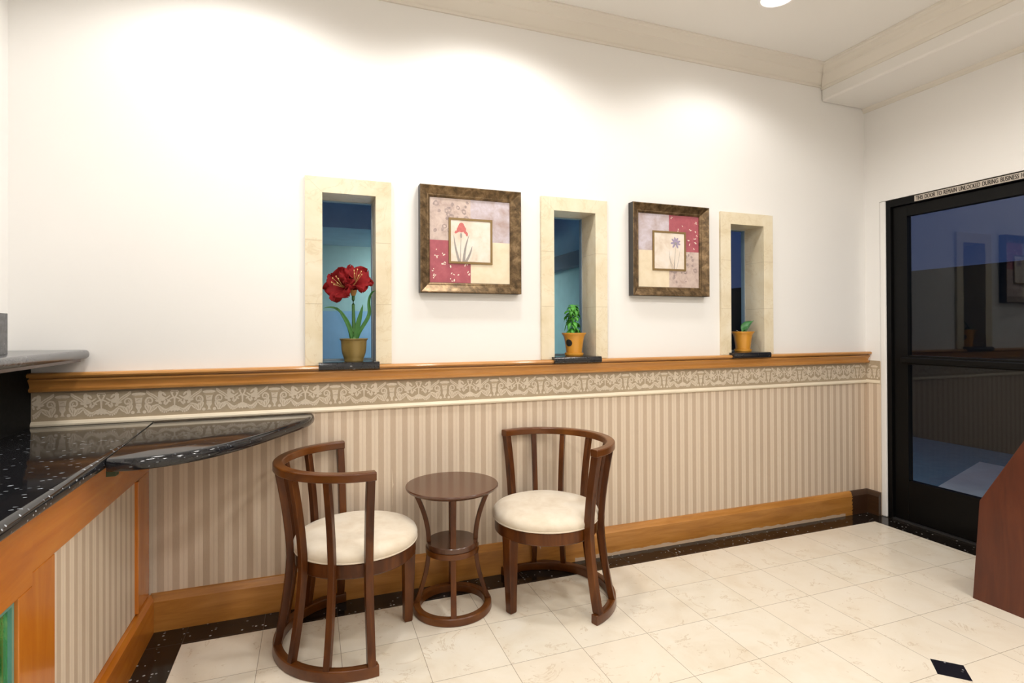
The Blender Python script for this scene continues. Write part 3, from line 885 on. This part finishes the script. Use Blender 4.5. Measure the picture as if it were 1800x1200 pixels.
    k.build('flower_print', [M['art_panel'], M['art_iris'] if not flip else M['art_violet'], M['art_stem']], t)
    return t
picture(.094, .630, 1.468, 2.007, 'bronze framed collage picture with a red iris, nearest the left window', False)
picture(1.317, 1.853, 1.474, 2.012, 'bronze framed collage picture with a violet flower, between middle and right windows', True)

# ------------------------------------------------------------------ plants
def leaf_rows(path, widths, up=(0, -1, 0), fold=.25, n=4, twist=None):
    rows = []
    path = [Vector(p) for p in path]
    for i, p in enumerate(path):
        d = (path[min(i + 1, len(path) - 1)] - path[max(i - 1, 0)]).normalized()
        nn = Vector(up); sd = d.cross(nn)
        if sd.length < 1e-3: sd = Vector((1, 0, 0))
        sd.normalize(); nn = sd.cross(d)
        if twist:
            a = twist * i / (len(path) - 1); sd, nn = sd * math.cos(a) + nn * math.sin(a), nn * math.cos(a) - sd * math.sin(a)
        rows.append([p + sd * widths[i] * k / n + nn * (-fold * widths[i] * (1 - abs(k / n))) for k in range(-n, n + 1)])
    return rows
def bez(p0, p1, p2, p3, n=14):
    o = []
    for i in range(n + 1):
        s = i / n; a = (1 - s) ** 3; b = 3 * s * (1 - s) ** 2; c = 3 * s * s * (1 - s); d = s ** 3
        o.append(tuple(a * p0[j] + b * p1[j] + c * p2[j] + d * p3[j] for j in range(3)))
    return o
ZS = 1.1312
am = thing('potted_amaryllis', 'red amaryllis with two blooms in an olive bronze pot on the left window sill', 'potted plant', (-.219, .012, ZS))
pp = MB().lathe([(0, 0), (.043, 0), (.045, .004), (.044, .009), (.049, .022), (.055, .04), (.0585, .062), (.0595, .085), (.060, .097), (.064, .105), (.0675, .108), (.066, .111), (.060, .110), (.056, .104), (.0555, .085), (0, .085)], n=56).build('pot', M['pot_bronze'], am, smooth=40)
MB().lathe([(0, .086), (.0553, .086), (.0553, .094), (0, .098)], n=32).build('soil', M['soil'], am, smooth=60)
MB().tube(bez((0, 0, .09), (.002, 0, .18), (-.004, 0, .24), (-.002, 0, .322), 10), [.011, .010, .0095, .009, .0085, .008, .0075, .007, .007, .007, .0075], 12).build('stalk', M['stem'], am, smooth=60)
def am_leaf(path, w, tw=None, up=(0, -1, 0)):
    n = len(path); ws = [w * (.62 + .5 * math.sin(PI * min(1, .18 + .82 * i / (n - 1)))) * (1 if i < n - 1 else .05) for i in range(n)]
    ws = [w * max(.04, (math.sin(PI * (.25 + .75 * i / (n - 1)))) ** .7) for i in range(n)]
    MB().grid(leaf_rows(path, ws, up, .22, 3, tw)).build('leaf', M['leaf_deep'], am, smooth=80, solid=.0012)
am_leaf(bez((-.003, -.004, .09), (-.012, -.008, .17), (-.045, -.012, .22), (-.080, -.018, .262)), .011)
am_leaf(bez((-.010, .004, .09), (-.022, 0, .20), (-.060, -.004, .285), (-.140, -.008, .256)), .0075)
am_leaf(bez((.008, -.006, .09), (.008, -.010, .16), (.030, -.012, .21), (.041, -.015, .275)), .0125)
am_leaf(bez((.010, .002, .09), (.022, .002, .17), (.085, -.002, .20), (.072, -.004, .262), 10) + bez((.072, -.004, .262), (.066, -.004, .30), (.080, -.010, .352), (.108, -.014, .342), 8)[1:], .009, .5)
MB().rings([[(-.002 + r_ * math.cos(a) * 1.3, r_ * math.sin(a), z) for a in [2 * PI * i / 10 for i in range(10)]] for r_, z in ((.0075, .318), (.011, .332), (.014, .348), (.010, .358))]).build('spathe', M['spathe'], am, smooth=60)
def bloom(base, axis, size, open_, seed):
    rn = random.Random(seed)
    ax = Vector(axis).normalized(); a = ax.cross(Vector((0, 0, 1))).normalized(); b = ax.cross(a)
    base = Vector(base)
    root = None
    for ring in (1, 0):
        for k in range(3):
            th = 2 * PI * (k / 3 + ring / 6) + seed
            rad = a * math.cos(th) + b * math.sin(th); tan = -a * math.sin(th) + b * math.cos(th)
            rows = []
            L = size * (1.0 if ring == 0 else .95)
            nr = 14
            for i in range(nr + 1):
                s = i / nr
                ang = open_ * (s ** 1.8)
                ca = R(14) + ang
                # integrate a curling trumpet profile
                if i == 0: pr, pz = .004, 0.0
                else: pr += math.sin(ca) * L / nr; pz += math.cos(ca) * L / nr
                w = L * (.07 + (.36 - .05 * ring) * math.sin(PI * min(1, s * .95 + .01)) ** .85) * (1 if i < nr else .3)
                row = []
                for j in range(-4, 5):
                    q = j / 4
                    ruf = .19 * L * s * s * (math.sin(q * 5.5 + k * 2.1 + seed + s * 6) * abs(q)) + rn.uniform(-.005, .005) * s
                    cup = -.35 * w * q * q * (1 - s * .6)
                    row.append(base + ax * (pz + ruf - cup * .55) + rad * (pr + cup * .4 + .002 * ring) + tan * (w * q))
                rows.append(row)
            o = MB().grid(rows).build('petal', M['petal'], root if root else am, smooth=80, solid=.001)
            if root is None:
                root = o
                root.name = 'flower'
    for k in range(6):
        th = k * PI / 3 + .4
        tip = base + ax * size * .80 + (a * math.cos(th) + b * math.sin(th)) * .020 + Vector((0, 0, .012))
        m = base + ax * size * .45 + (a * math.cos(th) + b * math.sin(th)) * .006
        mb = MB().tube([base + ax * .01, m, tip], [.0010, .0010, .0009], 6)
        mb.lathe([(.0, -.004), (.0022, -.002), (.0022, .002), (0, .004)], tuple(tip), 8)
        mb.build('stamen', M['stamen'], root, smooth=60)
bloom((-.024, -.004, .350), (-.66, -.70, .22), .122, R(92), .3)
bloom((-.008, -.004, .352), (.22, -.74, .60), .122, R(86), 1.7)

def yellow_pot(parent, disc_ang):
    rf = lambda r, z, a: r * (1 + (.035 * abs(math.sin(7 * a)) - .012) * max(0, min(1, (z - .110) / .02)))
    prof = [(0, .012), (.043, .012), (.044, .015), (.0455, .03), (.0495, .06), (.054, .09), (.058, .108), (.063, .117), (.069, .126), (.069, .130), (.064, .129), (.058, .118), (.053, .100), (0, .100)]
    p = MB().lathe(prof, n=84, rfn=rf).build('pot', M['pot_yellow'], parent, smooth=50)
    MB().lathe([(0, 0), (.046, 0), (.051, .003), (.053, .010), (.0535, .017), (.050, .018), (.047, .0125), (0, .0122)], n=56).build('saucer', M['pot_yellow'], parent, smooth=40)
    MB().lathe([(0, .1005), (.0525, .1005), (.054, .107), (0, .111)], n=32).build('soil', M['soil'], parent, smooth=60)
    # round sticker wrapped on the pot wall
    mb = MB(); rows = []
    for i in range(0, 9):
        rad = .021 * i / 8; row = []
        for j in range(25):
            th = 2 * PI * j / 24; u = rad * math.cos(th); v = .074 + rad * math.sin(th) * .95
            r = .0495 + (v - .06) / .03 * .0045 + .0012
            row.append((r * math.cos(disc_ang + u / r), r * math.sin(disc_ang + u / r), v))
        rows.append(row)
    mb.grid(rows).build('sticker', M['black_plastic'], p, smooth=60)
    return p
bs = thing('potted_basil', 'bright green basil in a mustard yellow pot with black dot, middle window sill', 'potted plant', (.985, .045, ZS), 0, 'yellow potted plants')
yellow_pot(bs, R(-150))
rn = random.Random(5)
for k in range(5):
    a = 2 * PI * k / 5 + .3
    MB().tube([(.010 * math.cos(a), .010 * math.sin(a), .105), (.018 * math.cos(a) - .006, .018 * math.sin(a), .16), (.016 * math.cos(a) - .008, .016 * math.sin(a), .235 + .02 * rn.random())], .0022, 6).build('stem', M['basil'], bs, smooth=60)
for k in range(60):
    z0 = .118 + .158 * rn.random() ** .85; a = rn.uniform(0, 2 * PI)
    L = rn.uniform(.036, .058) * (1.1 - .35 * (z0 - .118) / .158)
    d = Vector((math.cos(a), math.sin(a), 0)); el = rn.uniform(-.2, .8)
    p0 = Vector((-.010, 0, z0)) + d * rn.uniform(.002, .016)
    path = bez(p0, p0 + d * L * .35 + Vector((0, 0, .022 * el + .006)), p0 + d * L * .72 + Vector((0, 0, .014 * el - .004)), p0 + d * L * .78 + Vector((0, 0, -L * rn.uniform(.45, .95))), 8)
    n = len(path); w_ = rn.uniform(.010, .017); ws = [max(.0008, w_ * math.sin(PI * min(1, (i / (n - 1)) ** .8 * .97 + .03))) for i in range(n)]
    MB().grid(leaf_rows(path, ws, (rn.uniform(-.3, .3), rn.uniform(-.3, .3), 1), -.3, 3, rn.uniform(-.6, .6))).build('leaf', M['basil'], bs, smooth=80, solid=.0006)
for a_, l_ in ((.2, .05), (2.6, .035)):
    d = Vector((math.cos(a_), -.3 * math.sin(a_), 0)); p0 = Vector((-.008, 0, .268))
    path = bez(p0, p0 + Vector((0, 0, .02)), p0 + d * l_ * .6 + Vector((0, 0, .022)), p0 + d * l_ + Vector((0, 0, .010)), 8)
    n = len(path); MB().grid(leaf_rows(path, [max(.0008, .011 * math.sin(PI * min(1, i / (n - 1) * .95 + .05))) for i in range(n)], (0, 0, 1), -.3, 3)).build('leaf', M['basil'], bs, smooth=80, solid=.0006)
lf = thing('potted_seedling', 'small broad leafed seedling in a mustard yellow pot, right window sill', 'potted plant', (2.193, .045, ZS), 0, 'yellow potted plants')
yellow_pot(lf, R(-20))
def sl(path, w):
    n = len(path); ws = [max(.0008, w * math.sin(PI * min(1, (i / (n - 1)) ** .85 * .96 + .04))) for i in range(n)]
    MB().grid(leaf_rows(path, ws, (0, -.55, .85), -.2, 3)).build('leaf', M['leaf_mid'], lf, smooth=80, solid=.0007)
sl(bez((.004, 0, .112), (-.020, -.012, .165), (.020, -.018, .195), (.066, -.020, .196)), .021)
sl(bez((.010, 0, .112), (.020, .004, .150), (.050, -.004, .190), (.082, -.012, .200)), .014)
sl(bez((-.004, -.004, .112), (-.016, -.012, .140), (-.004, -.024, .160), (.012, -.030, .150)), .013)
MB().tube(bez((.004, 0, .108), (.006, 0, .13), (.0, -.004, .14), (.004, -.006, .15), 5), .002, 6).build('stem', M['stem'], lf, smooth=60)
MB().tube([(.026, .004, .108), (.028, 0, .125), (.030, 0, .142)], .003, 6).build('stem', plain('purple_stem', (.12, .04, .05), .6), lf, smooth=60)
MB().prism([(-.024, .110), (.010, .114), (.006, .124), (-.020, .118)], lambda a, b, t: (a, t, b), -.036, -.0345).build('plant_tag', M['silver'], lf)
MB().tube(bez((-.03, -.01, .110), (-.045, -.01, .13), (-.05, -.01, .14), (-.062, -.01, .137), 6), .0014, 6).build('stem', M['silver'], lf, smooth=60)

# ------------------------------------------------------------------ mahogany stand at the right
ds = thing('display_stand', 'reddish mahogany stand with a sloping front, cut off by the right edge', 'stand', (2.53, -1.055, 0))
side = [(0, 0), (-.031, .469), (-.205, .787), (-.349, 1.05), (-.62, 1.05), (-.64, 0)]
for x in (0, .60):
    MB().prism(side, lambda a, b, t: (t, a, b), x, x + .022).build('side_panel', M['mahogany'], ds, bevel=.0015)
def slope(a, b, name):
    (y0_, z0_), (y1_, z1_) = a, b
    L = math.hypot(y1_ - y0_, z1_ - z0_); ny, nz = -(z1_ - z0_) / L, (y1_ - y0_) / L
    MB().prism([(y0_ - .012 * 0 + ny * .008, z0_ + nz * .008), (y1_ + ny * .008, z1_ + nz * .008), (y1_ + ny * .026, z1_ + nz * .026), (y0_ + ny * .026, z0_ + nz * .026)], lambda a_, b_, t: (t, a_, b_), .0225, .5995).build(name, M['mahogany'], ds)
slope((-.002, .03), (-.031, .469), 'front_panel'); slope((-.033, .474), (-.345, 1.043), 'sloped_panel')
MB().box(.0225, .5995, -.620, -.360, 1.026, 1.048).build('top_panel', M['mahogany'], ds)
MB().box(.0225, .5995, -.632, -.612, .002, 1.025).build('back_panel', M['mahogany'], ds)

# ------------------------------------------------------------------ recessed downlights
def downlight(label, group):
    t = thing('ceiling_downlight', label, 'ceiling light', (0, 0, ZC), 0, group)
    MB().lathe([(.078, -.001), (.096, -.001), (.099, -.004), (.095, -.008), (.082, -.007), (.078, -.003)], n=48, closed=True).build('trim_ring', M['paint'], t, smooth=40)
    MB().lathe([(0, -.0045), (.060, -.0045), (.0785, -.002), (.0785, -.0008), (0, -.0008)], n=40).build('lens', M['lens'], t, smooth=40)
    return t
def spot(t, x, y, watts, size=150, blend=.55, col=WARM):
    l = bpy.data.lights.new('downlight_beam', 'SPOT'); l.energy = watts; l.spot_size = R(size); l.spot_blend = blend
    l.color = col; l.shadow_soft_size = .12
    o = bpy.data.objects.new('downlight_beam', l); COL.objects.link(o); o.parent = t; o.location = (0, 0, -.02)
front_x = [-1.10, .40, 1.90]
first = True
proto = downlight('round white recessed downlight near the top edge, right of centre', None)
for x in (1.86, .46, -.72):
    d = proto if x == 1.86 else copy_tree(proto)
    d.location = (x, -.57, ZC)
    if x == .46: d['label'] = 'round recessed downlight above the small table and wall'
    if x == -.72: d['label'] = 'round recessed downlight above the granite counter corner'
    d['group'] = 'downlights along the window wall'
    spot(d, x, -.57, LAMP_W * (1.0 if x > 1 else .9), 154, .42)
for j, y in enumerate((-2.1, -3.6)):  # unseen rows, added for general light in the lobby
    for x in (-.45, .9, 2.2):
        d = copy_tree(proto)
        for ch in list(d.children):
            if ch.type == 'LIGHT': bpy.data.objects.remove(ch)
        d.location = (x, y, ZC); d['group'] = 'downlights added over the lobby for general light'
        d['label'] = 'unseen recessed downlight added over the lobby floor for general light'
        spot(d, x, y, LAMP_W * 2.05, 172, .5)

# ------------------------------------------------------------------ outside, seen through the panes
yard = struct(MB().box(-9, 30, YO, 30, -.10, -.02).box(XR + .6, 30, -9, YO, -.10, -.02).box(XR + .16, XR + .6, -9, 0, -.10, -.02).build('floor_outside', M['asphalt']))
walk = tag(MB().prism([(3.40, -3.0), (5.54, -3.0), (5.54, .60), (3.40, -.09)], lambda a, b, t: (a, b, t), -.02, .004).build('concrete_walk', M['concrete']), 'pale concrete slab outside the glass door', 'pavement')
bl = thing('neighbour_building', 'stucco building, greenish and blue light in its colour, seen through the left and middle windows', 'building', (0, 4.0, 0))
MB().box(-4, 2.2, 0, .2, -.02, 1.50).build('lower_wall', M['dusk_blue_tint'], bl)
MB().box(-4, 2.2, 0, .2, 1.50, 2.6).build('upper_wall', M['teal'], bl)
MB().box(-4, 2.09, -1.2, -.001, 2.27, 2.35).build('canopy', M['bluegrey'], bl)
MB().box(-4, 2.09, -1.2, -1.05, 2.3505, 3.6).build('fascia', M['bluegrey'], bl)
MB().box(2.2, 2.5, -2.2, .2, -.02, 1.92).build('side_wall', M['teal'], bl)
MB().box(2.10, 2.5, -2.2, -.10, 1.92, 2.07).build('beam', M['darkbeam'], bl)
MB().box(2.2, 2.5, -2.2, -.10, 2.07, 3.6).build('side_fascia', M['bluegrey'], bl)
wlmp = thing('canopy_lamp', 'pale fluorescent lamp under the canopy of the stucco building outside', 'lamp', (.92, 3.15, 2.269))
MB().box(-.32, .32, -.06, .06, -.05, 0).build('housing', M['aluminium'], wlmp)
MB().box(-.30, .30, -.045, .045, -.062, -.0505).build('lens', M['tube_lens'], wlmp)
al = bpy.data.lights.new('lamp_glow', 'AREA'); al.shape = 'RECTANGLE'; al.size = .6; al.size_y = .08; al.energy = 24; al.color = (.82, .98, 1.0)
ao = bpy.data.objects.new('lamp_glow', al); COL.objects.link(ao); ao.parent = wlmp; ao.location = (0, 0, -.07); ao.rotation_euler = (R(18), 0, 0)
slab_lamp = thing('added_slab_lamp', 'unseen lamp added outside above the glass door to light the slab', 'lamp', (3.50, -.62, 2.60))  # unseen lamp, added to brighten the concrete slab
MB().box(-.10, -.03, -.03, .03, -.03, .03).lathe([(.0, .05), (.06, .04), (.07, -.03), (.0, -.03)], (0, 0, 0), 24).build('housing', M['black_metal'], slab_lamp, smooth=40)
el_ = bpy.data.lights.new('slab_lamp_glow', 'SPOT'); el_.energy = 26; el_.spot_size = R(130); el_.spot_blend = .8; el_.color = (1, .95, .85); el_.shadow_soft_size = .05
eo = bpy.data.objects.new('slab_lamp_glow', el_); COL.objects.link(eo); eo.parent = slab_lamp; eo.location = (0, 0, -.06); eo.rotation_euler = (0, R(-18), 0)
fb = tag(MB().box(6.3, 6.5, -6, 13, -.05, 1.95).build('garden_wall', M['darkbuild']), 'low dark garden wall beyond the pale slab outside the glass door', 'wall')
